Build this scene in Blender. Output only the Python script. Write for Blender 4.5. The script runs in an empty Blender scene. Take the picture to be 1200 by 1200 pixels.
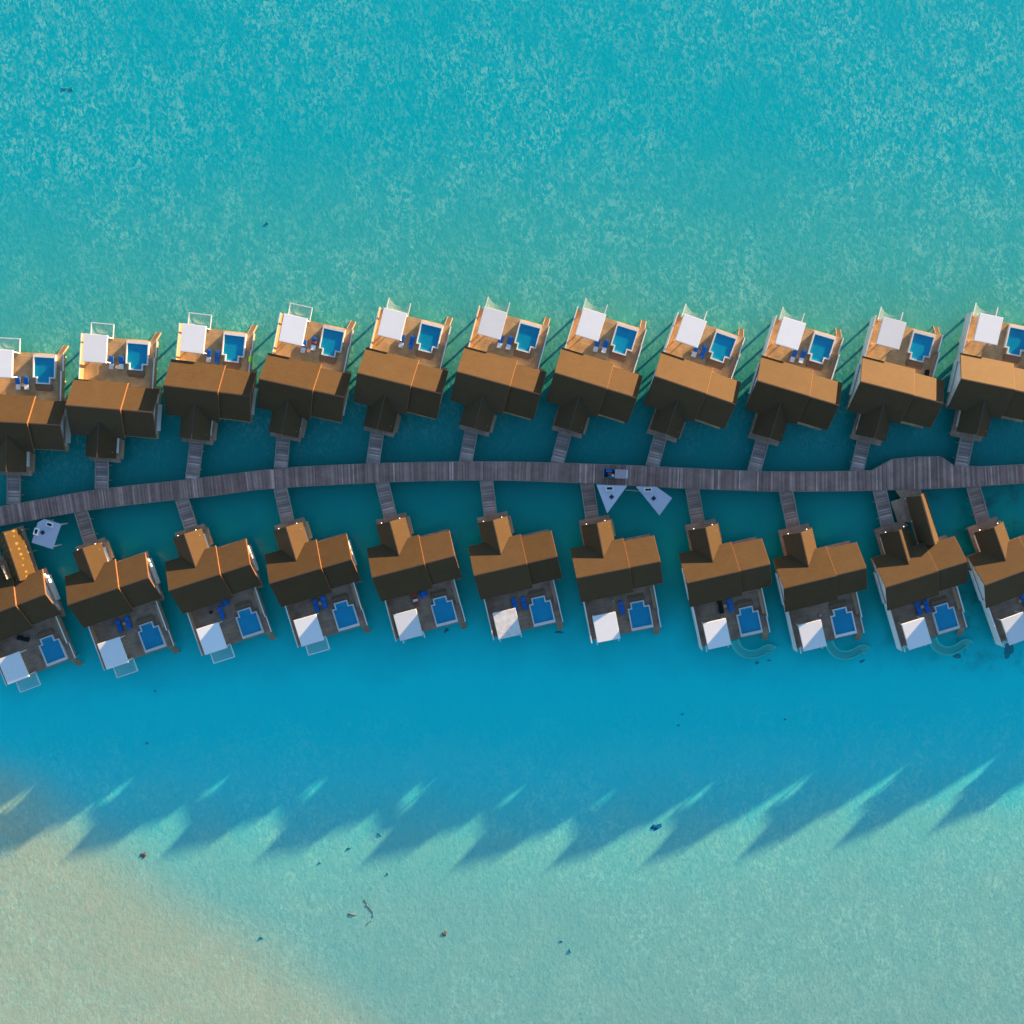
import bpy, bmesh, math, random
from mathutils import Matrix, Vector
random.seed(7)
SC = bpy.context.scene
COL = SC.collection
R = math.radians

# ------------------------------------------------------------------ camera
H = 152.0
WZ = -0.25                      # the lagoon's surface
F = 1200.0                      # focal length in pixels of the 1200 px photograph
TX, TY = 0.067, -0.003
cd = Vector((math.sin(TY), -math.sin(TX), -1.0)).normalized()
cr = (Vector((1, 0, 0)) - cd * cd.x).normalized()
cu = cr.cross(cd)


def un(px, py, z=1.6):
    """ground point at height z seen at photo pixel (px, py): used once to survey where things stand"""
    q = cd + cr * ((px - 600) / F) - cu * ((py - 600) / F)
    t = (z - H) / q.z
    return Vector((q.x * t, q.y * t, z))


cam_d = bpy.data.cameras.new('camera')
cam_d.sensor_width = 36
cam_d.lens = 36
cam_d.clip_end = 4000
cam = bpy.data.objects.new('camera', cam_d)
COL.objects.link(cam)
m = Matrix((cr, cu, -cd)).transposed().to_4x4()
m.translation = (0, 0, H)
cam.matrix_world = m
SC.camera = cam

# ------------------------------------------------------------------ light
SUN_AZ, SUN_EL = 47.6, 5.45      # azimuth clockwise from +Y, elevation
az, el = R(SUN_AZ), R(SUN_EL)
sdir = Vector((math.sin(az) * math.cos(el), math.cos(az) * math.cos(el), math.sin(el)))
sl = bpy.data.lights.new('sun', 'SUN')
sl.energy = 5.0
sl.angle = R(0.5)
sl.color = (1.0, 0.70, 0.36)
so = bpy.data.objects.new('sun', sl)
COL.objects.link(so)
so.rotation_euler = (-sdir).to_track_quat('-Z', 'Y').to_euler()
W = bpy.data.worlds.new('World')
SC.world = W
W.use_nodes = True
wn = W.node_tree
sky = wn.nodes.new('ShaderNodeTexSky')
sky.sky_type = 'NISHITA'
sky.sun_disc = False
sky.sun_elevation = el
sky.sun_rotation = az
sky.ozone_density = 2.5
sky.air_density = 1.0
sky.dust_density = 0.3
bg = wn.nodes['Background']
bg.inputs['Strength'].default_value = 0.115
wn.links.new(sky.outputs[0], bg.inputs[0])
SC.view_settings.view_transform = 'Standard'
SC.view_settings.look = 'None'
SC.view_settings.gamma = 1
SC.view_settings.exposure = 2.3

# ------------------------------------------------------------------ materials
class NT:
    def __init__(s, name):
        s.m = bpy.data.materials.new(name)
        s.m.use_nodes = True
        s.t = s.m.node_tree
        s.b = s.t.nodes['Principled BSDF']

    def n(s, typ, **kw):
        nd = s.t.nodes.new('ShaderNode' + typ)
        for k, v in kw.items():
            if k.startswith('i_'):
                key = k[2:]
                key = int(key) if key.isdigit() else key.replace('_', ' ')
                nd.inputs[key].default_value = v
            else:
                setattr(nd, k, v)
        return nd

    def l(s, a, b):
        s.t.links.new(a, b)

    def math(s, op, a, b=None, c=None, clamp=False):
        nd = s.n('Math', operation=op)
        nd.use_clamp = clamp
        for i, v in enumerate((a, b, c)):
            if v is None: continue
            if isinstance(v, (int, float)): nd.inputs[i].default_value = v
            else: s.l(v, nd.inputs[i])
        return nd.outputs[0]

    def mix(s, fac, a, b, blend='MIX'):
        nd = s.n('Mix', data_type='RGBA', blend_type=blend)
        for i, v in ((0, fac), (6, a), (7, b)):
            if isinstance(v, (int, float)): nd.inputs[i].default_value = v
            elif isinstance(v, tuple): nd.inputs[i].default_value = v if len(v) == 4 else (*v, 1)
            else: s.l(v, nd.inputs[i])
        return nd.outputs[2]

    def ramp(s, fac, stops, interp='LINEAR'):
        nd = s.n('ValToRGB')
        cr_ = nd.color_ramp
        cr_.interpolation = interp
        while len(cr_.elements) < len(stops): cr_.elements.new(0.5)
        for e, (p, c) in zip(cr_.elements, stops):
            e.position = p
            e.color = (*c, 1) if len(c) == 3 else c
        s.l(fac, nd.inputs[0])
        return nd.outputs[0]


def simple(name, base, rough=0.6, var=0.25, scale=1.2, spec=0.3, bump=0.0, metal=0.0, stretch=(1, 1, 1), rnd=0.12):
    t = NT(name)
    tc = t.n('TexCoord')
    oi = t.n('ObjectInfo')
    off = t.n('VectorMath', operation='MULTIPLY_ADD')
    t.l(tc.outputs['Object'], off.inputs[0])
    off.inputs[1].default_value = stretch
    rr = t.math('MULTIPLY', oi.outputs['Random'], 91.0)
    cmb = t.n('CombineXYZ')
    t.l(rr, cmb.inputs[0]); t.l(rr, cmb.inputs[1])
    t.l(cmb.outputs[0], off.inputs[2])
    no = t.n('TexNoise', i_Scale=scale, i_Detail=5.0, i_Roughness=0.6)
    t.l(off.outputs[0], no.inputs['Vector'])
    v = t.math('MULTIPLY_ADD', t.math('SUBTRACT', no.outputs[0], 0.5), var * 2, 1.0)
    v2 = t.math('MULTIPLY_ADD', t.math('SUBTRACT', oi.outputs['Random'], 0.5), rnd * 2, v)
    hs = t.n('HueSaturation')
    hs.inputs['Color'].default_value = (*base, 1)
    t.l(v2, hs.inputs['Value'])
    t.l(hs.outputs[0], t.b.inputs['Base Color'])
    t.b.inputs['Roughness'].default_value = rough
    t.b.inputs['Specular IOR Level'].default_value = spec
    t.b.inputs['Metallic'].default_value = metal
    if bump:
        bp = t.n('Bump', i_Strength=bump, i_Distance=0.05)
        n2 = t.n('TexNoise', i_Scale=scale * 6, i_Detail=3.0)
        t.l(off.outputs[0], n2.inputs['Vector'])
        t.l(n2.outputs[0], bp.inputs['Height'])
        t.l(bp.outputs[0], t.b.inputs['Normal'])
    return t


def thatch(name, base):
    """weathered shingle roof: fine courses along the eave, patches of wear"""
    t = simple(name, base, rough=0.62, var=0.16, scale=0.55, spec=0.16, rnd=0.12)
    t.b.inputs['Specular Tint'].default_value = (1.0, 0.5, 0.18, 1)
    tc = t.n('TexCoord')
    wv = t.n('TexNoise', i_Scale=3.0, i_Detail=4.0, i_Roughness=0.7)
    mp = t.n('Mapping')
    mp.inputs['Scale'].default_value = (0.35, 5.0, 5.0)
    oi = t.n('ObjectInfo')
    cb = t.n('CombineXYZ')
    t.l(t.math('MULTIPLY', oi.outputs['Random'], 53.0), cb.inputs[0]); t.l(t.math('MULTIPLY', oi.outputs['Random'], 31.0), cb.inputs[1])
    t.l(cb.outputs[0], mp.inputs['Location'])
    t.l(tc.outputs['Object'], mp.inputs[0])
    t.l(mp.outputs[0], wv.inputs['Vector'])
    src = t.b.inputs['Base Color'].links[0].from_socket
    f = t.ramp(wv.outputs[0], [(0.28, (0.76, 0.76, 0.78)), (0.72, (1.2, 1.18, 1.15))])
    t.l(t.mix(1.0, src, f, 'MULTIPLY'), t.b.inputs['Base Color'])
    bp = t.n('Bump', i_Strength=0.35, i_Distance=0.04)
    t.l(wv.outputs[0], bp.inputs['Height'])
    t.l(bp.outputs[0], t.b.inputs['Normal'])
    return t


def planked(name, a, b, w=0.16, ln=2.4, along=0):
    """boards as a brick pattern in the object's own metres"""
    t = NT(name)
    tc = t.n('TexCoord')
    mp = t.n('Mapping')
    if along: mp.inputs['Rotation'].default_value = (0, 0, R(90))
    t.l(tc.outputs['Object'], mp.inputs[0])
    br = t.n('TexBrick', i_Scale=1.0, i_Mortar_Size=0.008)
    br.inputs['Brick Width'].default_value = ln
    br.inputs['Row Height'].default_value = w
    br.inputs['Color1'].default_value = (*a, 1)
    br.inputs['Color2'].default_value = (*b, 1)
    br.inputs['Mortar'].default_value = tuple(x * 0.25 for x in a) + (1,)
    t.l(mp.outputs[0], br.inputs['Vector'])
    no = t.n('TexNoise', i_Scale=0.8, i_Detail=5.0)
    oi = t.n('ObjectInfo')
    ad = t.n('VectorMath', operation='ADD')
    t.l(tc.outputs['Object'], ad.inputs[0])
    cb = t.n('CombineXYZ')
    t.l(t.math('MULTIPLY', oi.outputs['Random'], 77.0), cb.inputs[0])
    t.l(cb.outputs[0], ad.inputs[1])
    t.l(ad.outputs[0], no.inputs['Vector'])
    f = t.ramp(no.outputs[0], [(0.3, (0.72, 0.72, 0.74)), (0.7, (1.2, 1.18, 1.12))])
    t.l(t.mix(1.0, br.outputs[0], f, 'MULTIPLY'), t.b.inputs['Base Color'])
    t.b.inputs['Roughness'].default_value = 0.75
    t.b.inputs['Specular IOR Level'].default_value = 0.2
    return t


def islands(name, lo, hi, rough=0.85):
    """separate boards, each with its own weathering"""
    t = NT(name)
    g = t.n('NewGeometry')
    c = t.ramp(g.outputs['Random Per Island'], [(0.0, lo), (0.55, tuple((x + y) / 2 for x, y in zip(lo, hi))), (0.93, hi), (1.0, tuple(min(x * 1.5, 1) for x in hi))])
    tc = t.n('TexCoord')
    no = t.n('TexNoise', i_Scale=0.5, i_Detail=6.0, i_Roughness=0.7)
    t.l(tc.outputs['Object'], no.inputs['Vector'])
    f = t.ramp(no.outputs[0], [(0.3, (0.7, 0.7, 0.74)), (0.7, (1.25, 1.2, 1.18))])
    t.l(t.mix(1.0, c, f, 'MULTIPLY'), t.b.inputs['Base Color'])
    t.b.inputs['Roughness'].default_value = rough
    t.b.inputs['Specular IOR Level'].default_value = 0.2
    return t


M = {}
M['roof'] = thatch('roof_shingle', (0.064, 0.0405, 0.022)).m
M['ridge'] = simple('ridge_tile', (0.06, 0.033, 0.02), 0.6, 0.2, 2.0, 0.6).m
t = thatch('gold_thatch', (0.072, 0.042, 0.017))
tcg = t.n('TexCoord')
vo = t.n('TexVoronoi', i_Scale=1.15, i_Randomness=0.35)
t.l(tcg.outputs['Object'], vo.inputs['Vector'])
dots = t.ramp(vo.outputs['Distance'], [(0.16, (1, 1, 1)), (0.30, (0, 0, 0))])
src = t.b.inputs['Base Color'].links[0].from_socket
t.l(t.mix(dots, src, (0.20, 0.125, 0.03)), t.b.inputs['Base Color'])
M['gold_thatch'] = t.m
M['white_wall'] = simple('white_plaster', (0.66, 0.63, 0.60), 0.8, 0.06, 1.0, 0.2).m
M['white_paint'] = simple('white_paint', (0.72, 0.69, 0.66), 0.5, 0.06, 2.0, 0.3).m
M['canvas'] = simple('white_canvas', (0.70, 0.68, 0.69), 0.85, 0.05, 0.9, 0.1, bump=0.05).m
M['canvas_stained'] = simple('stained_canvas', (0.60, 0.55, 0.52), 0.85, 0.45, 1.3, 0.1).m
M['deck_sunlit'] = planked('sunlit_boards', (0.50, 0.325, 0.165), (0.43, 0.27, 0.14)).m  # upper-row deck boards, sunlight put into a paler, warmer colour
M['deck'] = planked('shaded_boards', (0.36, 0.228, 0.158), (0.30, 0.185, 0.13)).m  # the same boards with shade put into a darker, greyer colour
M['timber'] = simple('timber', (0.35, 0.215, 0.125), 0.75, 0.25, 1.2, 0.2, stretch=(1, 4, 1)).m
M['verge'] = simple('verge_timber', (0.20, 0.085, 0.035), 0.75, 0.2, 1.2, 0.2).m
M['step'] = simple('step_timber', (0.20, 0.115, 0.065), 0.75, 0.25, 1.2, 0.2).m
M['dark_timber'] = simple('dark_timber', (0.11, 0.06, 0.035), 0.75, 0.25, 1.2, 0.2).m
M['pile'] = simple('pile_concrete', (0.22, 0.2, 0.18), 0.8, 0.2, 2.0, 0.2).m
M['tile'] = simple('pool_tile', (0.02, 0.22, 0.45), 0.4, 0.1, 3.0, 0.4).m
M['coping'] = simple('pool_coping', (0.66, 0.60, 0.57), 0.6, 0.1, 2.0, 0.3).m
M['glass'] = simple('window_glass', (0.03, 0.04, 0.05), 0.08, 0.05, 1.0, 0.5).m
M['board'] = islands('boardwalk_boards', (0.215, 0.122, 0.096), (0.40, 0.24, 0.195)).m
M['bridge_board'] = islands('bridge_boards', (0.24, 0.153, 0.13), (0.44, 0.30, 0.26)).m
M['bridge_board_warm'] = islands('bridge_boards_warm', (0.22, 0.13, 0.10), (0.36, 0.23, 0.18)).m
M['kerb'] = simple('kerb_timber', (0.31, 0.25, 0.20), 0.8, 0.3, 1.5, 0.2).m
M['blue'] = simple('blue_cushion', (0.014, 0.14, 0.46), 0.8, 0.12, 3.0, 0.2).m
M['towel_white'] = simple('white_towel', (0.75, 0.74, 0.72), 0.9, 0.06, 3.0, 0.1).m
M['red'] = simple('red_towel', (0.42, 0.07, 0.05), 0.9, 0.15, 3.0, 0.1).m
M['green'] = simple('green_towel', (0.22, 0.55, 0.04), 0.9, 0.1, 3.0, 0.1).m
M['charcoal'] = simple('charcoal_fabric', (0.02, 0.022, 0.022), 0.85, 0.2, 3.0, 0.1).m
M['wood_pale'] = simple('pale_wood', (0.42, 0.28, 0.19), 0.7, 0.15, 3.0, 0.2).m
M['pink'] = simple('pink_fabric', (0.5, 0.27, 0.27), 0.8, 0.15, 3.0, 0.1).m
M['shelter'] = simple('pale_sheet_roof', (0.46, 0.44, 0.50), 0.55, 0.07, 0.5, 0.3).m
M['hatch'] = simple('hatch_glass', (0.015, 0.02, 0.05), 0.3, 0.1, 2.0, 0.5).m
M['machine'] = simple('machine_grille', (0.06, 0.05, 0.05), 0.6, 0.4, 6.0, 0.3).m
M['cab'] = simple('cab_roof', (0.37, 0.28, 0.30), 0.5, 0.06, 2.0, 0.4).m
M['cyan'] = simple('cyan_paint', (0.02, 0.30, 0.42), 0.5, 0.1, 2.0, 0.4).m
M['rubber'] = simple('rubber', (0.02, 0.02, 0.02), 0.8, 0.1, 3.0, 0.2).m
M['teal_bag'] = simple('teal_bag', (0.01, 0.22, 0.24), 0.7, 0.15, 4.0, 0.2).m
M['coral'] = simple('dark_coral', (0.022, 0.19, 0.22), 0.9, 0.4, 3.0, 0.1).m
M['coral_blue'] = simple('blue_coral', (0.006, 0.11, 0.24), 0.9, 0.3, 3.0, 0.1).m
M['branch'] = simple('drowned_branch', (0.11, 0.10, 0.08), 0.9, 0.3, 3.0, 0.1).m
M['chute'] = simple('teal_fibreglass', (0.008, 0.36, 0.33), 0.6, 0.1, 2.0, 0.5).m
M['rim'] = simple('pale_teal_rim', (0.05, 0.46, 0.38), 0.5, 0.1, 2.0, 0.3).m
M['lamp'] = NT('lamp_globe').m
_b = M['lamp'].node_tree.nodes['Principled BSDF']
_b.inputs['Base Color'].default_value = (0.9, 0.85, 0.75, 1)
_b.inputs['Emission Color'].default_value = (1, 0.85, 0.6, 1)
_b.inputs['Emission Strength'].default_value = 0.8

t = NT('net_mesh')
tr = t.n('BsdfTransparent')
mx = t.n('MixShader', i_0=0.2)
t.b.inputs['Base Color'].default_value = (0.7, 0.7, 0.62, 1)
t.b.inputs['Roughness'].default_value = 0.9
t.l(tr.outputs[0], mx.inputs[1]); t.l(t.b.outputs[0], mx.inputs[2])
t.l(mx.outputs[0], t.t.nodes['Material Output'].inputs[0])
M['net'] = t.m

t = simple('pool_water', (0.004, 0.36, 0.61), 0.06, 0.22, 0.9, 0.5, bump=0.08, rnd=0.08)
tr = t.n('BsdfTransparent')
tr.inputs[0].default_value = (0.3, 0.75, 0.95, 1)
mx = t.n('MixShader', i_0=0.60)
t.l(tr.outputs[0], mx.inputs[1]); t.l(t.b.outputs[0], mx.inputs[2])
t.l(mx.outputs[0], t.t.nodes['Material Output'].inputs[0])
M['pool_water'] = t.m

# ------------------------------------------------------------------ mesh helper
class MB:
    def __init__(s, flip=1):
        s.bm = bmesh.new()
        s.f = flip

    def vs(s, pts):
        return [s.bm.verts.new((p[0], p[1] * s.f, p[2])) for p in pts]

    def poly(s, pts):
        return s.bm.faces.new(s.vs(pts))

    def box(s, x0, x1, y0, y1, z0, z1, rot=0, c=None):
        pts = [(x0, y0, z0), (x1, y0, z0), (x1, y1, z0), (x0, y1, z0), (x0, y0, z1), (x1, y0, z1), (x1, y1, z1), (x0, y1, z1)]
        if rot:
            cx, cy = c or ((x0 + x1) / 2, (y0 + y1) / 2)
            pts = [(cx + (x - cx) * math.cos(rot) - (y - cy) * math.sin(rot), cy + (x - cx) * math.sin(rot) + (y - cy) * math.cos(rot), z) for x, y, z in pts]
        v = s.vs(pts)
        for q in ((0, 3, 2, 1), (4, 5, 6, 7), (0, 1, 5, 4), (1, 2, 6, 5), (2, 3, 7, 6), (3, 0, 4, 7)):
            s.bm.faces.new([v[i] for i in q])
        return s

    def loft(s, a, b):
        """closed prism between two rings of 3-D points"""
        va, vb = s.vs(a), s.vs(b)
        n = len(a)
        s.bm.faces.new(va[::-1]); s.bm.faces.new(vb)
        for i in range(n):
            j = (i + 1) % n
            s.bm.faces.new((va[i], va[j], vb[j], vb[i]))
        return s

    def prism(s, poly, z0, z1):
        return s.loft([(x, y, z0) for x, y in poly], [(x, y, z1) for x, y in poly])

    def ring(s, outer, inner, z0, z1):
        """wall between two polygons with the same number of corners"""
        n = len(outer)
        o0, o1 = s.vs([(x, y, z0) for x, y in outer]), s.vs([(x, y, z1) for x, y in outer])
        i0, i1 = s.vs([(x, y, z0) for x, y in inner]), s.vs([(x, y, z1) for x, y in inner])
        for k in range(n):
            j = (k + 1) % n
            s.bm.faces.new((o0[k], o0[j], o1[j], o1[k]))
            s.bm.faces.new((i0[j], i0[k], i1[k], i1[j]))
            s.bm.faces.new((o1[k], o1[j], i1[j], i1[k]))
            s.bm.faces.new((o0[j], o0[k], i0[k], i0[j]))
        return s

    def cyl(s, x, y, z0, z1, r, n=10, r2=None):
        r2 = r if r2 is None else r2
        a = [(x + r * math.cos(2 * math.pi * i / n), y + r * math.sin(2 * math.pi * i / n), z0) for i in range(n)]
        b = [(x + r2 * math.cos(2 * math.pi * i / n), y + r2 * math.sin(2 * math.pi * i / n), z1) for i in range(n)]
        return s.loft(a, b)

    def bar(s, p, q, w, h=None):
        h = h or w
        p, q = Vector(p), Vector(q)
        d = (q - p).normalized()
        up = Vector((0, 0, 1)) if abs(d.z) < 0.9 else Vector((1, 0, 0))
        a = d.cross(up).normalized() * (w / 2)
        b = a.cross(d).normalized() * (h / 2)
        ring = [a + b, -a + b, -a - b, a - b]
        return s.loft([p + c for c in ring], [q + c for c in ring])

    def build(s, name, mat, parent=None, bevel=0.0, smooth=False):
        bmesh.ops.recalc_face_normals(s.bm, faces=s.bm.faces)
        if bevel:
            bmesh.ops.bevel(s.bm, geom=list(s.bm.edges), offset=bevel, segments=2, affect='EDGES', clamp_overlap=True)
        me = bpy.data.meshes.new(name)
        s.bm.to_mesh(me)
        s.bm.free()
        me.materials.append(mat)
        if smooth:
            for p in me.polygons: p.use_smooth = True
        o = bpy.data.objects.new(name, me)
        COL.objects.link(o)
        if parent: o.parent = parent
        return o


def tag(o, label=None, cat=None, group=None, kind=None):
    if label: o['label'] = label
    if cat: o['category'] = cat
    if group: o['group'] = group
    if kind: o['kind'] = kind
    return o


def empty(name, loc=(0, 0, 0), rz=0.0):
    o = bpy.data.objects.new(name, None)
    COL.objects.link(o)
    o.empty_display_size = 0.3
    o.location = loc
    o.rotation_euler = (0, 0, rz)
    return o


def copy_tree(o, parent=None):
    c = o.copy()
    COL.objects.link(c)
    if parent: c.parent = parent
    for ch in list(o.children): copy_tree(ch, c)
    return c


# ------------------------------------------------------------------ the villa
ZD, ZR, ZE = 1.6, 5.9, 3.58
ZRW = 5.55                                    # ridge of the lower wing
ZQ, ZRP = 3.27, 4.75                          # porch eave and ridge
HOUSE, TERR = 'house', 'terrace'


def gable(mb, u0, u1, el, es, zel, zr, zes, th=0.2, ax='u', c=0.0):
    """roof slab of even thickness over an inverted V, ridge along u (ax='u') or along v"""
    prof = [(el, zel), (c, zr), (es, zes), (es, zes - th), (c, zr - th * 1.15), (el, zel - th)]
    if ax == 'u':
        mb.loft([(u0, v, z) for v, z in prof], [(u1, v, z) for v, z in prof])
    else:
        mb.loft([(v, u0, z) for v, z in prof], [(v, u1, z) for v, z in prof])
    return mb


def net_frame(f, kind):
    nf = MB(f)
    e = {'full': 12.0, 'sag': 11.95, 'arms': 11.0}[kind]
    for u in (1.3, 4.55): nf.bar((u, 10.1, ZD + .1), (u, e, ZD + .1), .12, .12)
    if kind == 'full': nf.bar((1.24, 12.0, ZD + .1), (4.61, 12.0, ZD + .1), .12, .12)
    return nf


def net_cloth(f, kind):
    mb = MB(f)
    n = 10
    g = []
    for i in range(n + 1):
        a = i / n
        edge = 11.93 - (0 if kind == 'full' else .75 * math.sin(math.pi * a) ** .8)
        if kind == 'arms': edge = 10.9 - .55 * math.sin(math.pi * a)
        g.append([mb.bm.verts.new((1.37 + 3.11 * a, (10.1 + (edge - 10.1) * j / n) * f, ZD + .1 - .35 * math.sin(math.pi * a) * math.sin(math.pi * min(j / n, .5 if kind != 'full' else 1)))) for j in range(n + 1)])
    for i in range(n):
        for j in range(n):
            mb.bm.faces.new((g[i][j], g[i + 1][j], g[i + 1][j + 1], g[i][j + 1]))
    return mb


def make_villa(f):
    DK = M['deck_sunlit'] if f > 0 else M['deck']
    root = empty('overwater_villa')
    P = []                                    # (object, group)

    def put(o, g):
        P.append((o, g))
        return o
    # roofs
    o = put(gable(MB(f), 0.0, 7.78, -4.1, 3.95, ZE - 0.02, ZR, ZE).build('main_roof', M['roof'], root), HOUSE)
    MB(f).bar((0.0, 0, ZR + .03), (7.78, 0, ZR + .03), .16, .06).build('ridge_cap', M['ridge'], o)
    o = put(gable(MB(f), 7.80, 12.27, -3.62, 3.45, ZE - 0.03, ZRW, ZE).build('wing_roof', M['roof'], root), HOUSE)
    MB(f).bar((7.80, 0, ZRW + .03), (12.27, 0, ZRW + .03), .16, .06).build('ridge_cap', M['ridge'], o)
    mb = MB(f)                                # verge boards closing the roof ends
    for s in (-4.1, 3.95):
        mb.bar((7.81, 0.0, ZR - .19), (7.81, s, ZE - .19), .06, .26)
    put(mb.build('verge_board', M['verge'], root), HOUSE)
    mb = MB(f)
    for s in (-3.62, 3.45):
        mb.bar((12.30, 0.0, ZRW - .19), (12.30, s, ZE - .19), .06, .24)
    put(mb.build('verge_board', M['verge'], root), HOUSE)
    vmeet = -(ZR - ZRP) / (ZR - ZE) * 4.1 + .35
    # porch roof: its landward end is cut square, its house end runs into the main slope
    mb = MB(f)
    for s, e in ((2.16, -1), (6.56, 1)):
        ve = -4.1 + (ZQ - ZE) / (ZR - ZE) * 4.1
        a = [(s, -7.11, ZQ), (4.42, -7.11, ZRP), (4.42, vmeet - .3, ZRP), (s, -3.6, ZQ)]
        b = [(x, y, z - .2) for x, y, z in a]
        mb.loft(a, b)
    o = put(mb.build('porch_roof', M['roof'], root), HOUSE)
    MB(f).bar((4.42, -7.11, ZRP + .03), (4.42, vmeet, ZRP + .03), .14, .06).build('ridge_cap', M['ridge'], o)
    # walls: pentagonal prisms under the gables
    mb = MB(f)
    def house(u0, u1, v0, v1, zr, ze):
        mid = 0.0
        prof = [(v0, ZD - .1), (v0, ze), (mid, zr), (v1, ze), (v1, ZD - .1)]
        mb.loft([(u0, v, z) for v, z in prof], [(u1, v, z) for v, z in prof])
    house(.55, 7.55, -3.5, 3.35, ZR - .28, ZE + .06)
    house(7.56, 11.75, -3.0, 2.85, ZRW - .28, ZE + .08)
    w = put(mb.build('house_wall', M['white_wall'], root), HOUSE)
    mb = MB(f)
    mb.box(2.5, 2.62, -6.3, -3.52, ZD - .1, ZQ + .02).box(6.18, 6.30, -6.3, -3.52, ZD - .1, ZQ + .02)
    mb.box(2.64, 3.5, -6.3, -6.18, ZD - .1, ZQ + .3).box(5.0, 6.16, -6.3, -6.18, ZD - .1, ZQ + .3)
    put(mb.build('porch_wall', M['white_wall'], root), HOUSE)
    put(MB(f).box(3.52, 4.98, -6.27, -6.21, ZD, ZD + 2.1).build('front_door', M['dark_timber'], root), HOUSE)
    for u in (2.4, 6.38):
        put(MB(f).box(u - .07, u + .07, -7.0, -6.86, ZD, ZQ + .05).build('porch_post', M['timber'], root), HOUSE)
    gd = put(MB(f).box(1.2, 7.2, 3.36, 3.42, ZD + .05, ZD + 2.1).build('glass_door', M['glass'], root), HOUSE)
    mb = MB(f)
    for u in (1.2, 2.7, 4.2, 5.7, 7.2): mb.box(u - .04, u + .04, 3.421, 3.46, ZD + .05, ZD + 2.1)
    mb.build('door_frame', M['white_paint'], gd)
    for u in ((3.0, 5.75) if f < 0 else ()):
        put(MB(f).cyl(u, -7.15, ZQ - .08, ZQ + .06, .055, 8).build('porch_lamp', M['lamp'], root), HOUSE)
    # decks
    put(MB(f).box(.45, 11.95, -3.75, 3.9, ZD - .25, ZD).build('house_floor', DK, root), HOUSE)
    put(MB(f).box(2.1, 6.62, -7.72, -3.752, ZD - .25, ZD - .004).build('porch_deck', M['deck'], root), HOUSE)
    put(MB(f).box(6.63, 6.98, -7.0, -4.4, ZD - .3, ZD - .06).build('side_landing', M['timber'], root), HOUSE)
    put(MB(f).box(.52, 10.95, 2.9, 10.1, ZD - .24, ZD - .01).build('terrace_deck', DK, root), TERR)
    # boundary walls
    lw = put(MB(f).box(.46, .54, 3.0, 10.25, ZD - .35, ZD + 1.45).build('privacy_wall', M['timber'], root), TERR)
    MB(f).box(.43, .57, 3.0, 10.28, ZD + 1.452, ZD + 1.50).build('wall_cap', M['white_paint'], lw)
    MB(f).box(.42, .457, 3.0, 10.24, ZD - .34, ZD + 1.44).build('wall_cladding', M['white_wall'], lw)
    rw = put(MB(f).box(10.92, 11.06, 3.0, 7.6, ZD - .35, ZD + .85).build('privacy_wall', M['timber'], root), TERR)
    MB(f).box(10.93, 11.09, 3.0, 7.63, ZD + .852, ZD + .92).build('wall_cap', M['white_paint'], rw)
    ck = put(MB(f).box(10.93, 11.05, 7.602, 10.12, ZD - .35, ZD + .22).build('deck_kerb', M['timber'], root), TERR)
    MB(f).box(10.92, 11.07, 7.64, 10.14, ZD + .222, ZD + .28).build('kerb_cap', M['white_paint'], ck)
    put(MB(f).box(10.45, 10.90, 3.45, 7.1, ZD - .008, ZD + .62).build('planter_bench', M['timber'], root), TERR)
    sw = put(MB(f).box(12.0, 12.10, -2.6, 1.3, ZD - .4, ZD + 1.35).build('bath_screen', M['white_wall'], root), HOUSE)
    MB(f).box(11.955, 12.14, -2.63, 1.33, ZD + 1.352, ZD + 1.42).build('screen_cap', M['timber'], sw)
    sl_ = put(MB(f).box(.28, .40, -1.6, 3.2, ZD - .4, ZD + .55).build('side_rail', M['white_paint'], root), HOUSE)
    # pool
    inner = [(6.84, 6.66), (7.36, 6.66), (7.36, 5.80), (9.06, 5.80), (9.06, 6.66), (9.78, 6.66), (9.78, 9.46), (6.84, 9.46)]
    outer = [(6.67, 6.49), (7.19, 6.49), (7.19, 5.63), (9.23, 5.63), (9.23, 6.49), (9.95, 6.49), (9.95, 9.86), (6.67, 9.86)]
    pool = put(MB(f).ring(outer, inner, .75, 2.06).build('pool', M['coping'], root), TERR)
    MB(f).prism(inner, .70, .80).build('pool_floor', M['tile'], pool)
    mb = MB(f)
    for k in range(3):
        mb.box(7.362, 9.058, 5.802 + .3 * k, 6.10 + .3 * k, .81, 1.80 - .22 * k)
    mb.build('pool_tread', M['coping'], pool)
    MB(f).poly([(x, y, 1.90) for x, y in inner]); 
    mb = MB(f); mb.poly([(x, y, 1.90) for x, y in inner]); mb.build('pool_water', M['pool_water'], pool)
    put(MB(f).box(6.95, 9.45, 4.95, 5.60, ZD - .009, ZD + .24).box(7.05, 9.35, 4.62, 4.948, ZD - .009, ZD + .12).build('pool_step', M['step'], root), TERR)
    # pavilion
    cn = put(MB(f).prism([(1.26, 6.20), (4.68, 6.20), (4.68, 10.17), (1.26, 10.17)], 3.97, 4.05).build('pavilion_canopy', M['canvas'], root, bevel=.03), TERR)
    MB(f).ring([(1.24, 6.18), (4.70, 6.18), (4.70, 10.19), (1.24, 10.19)], [(1.34, 6.28), (4.60, 6.28), (4.60, 10.09), (1.34, 10.09)], 3.86, 3.965).build('canopy_frame', M['white_paint'], cn)
    for u, v in ((1.45, 6.4), (4.5, 6.4), (1.45, 9.95), (4.5, 9.95)):
        put(MB(f).box(u - .06, u + .06, v - .06, v + .06, ZD - .01, 3.86).build('pavilion_post', M['white_paint'], root), TERR)
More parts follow.
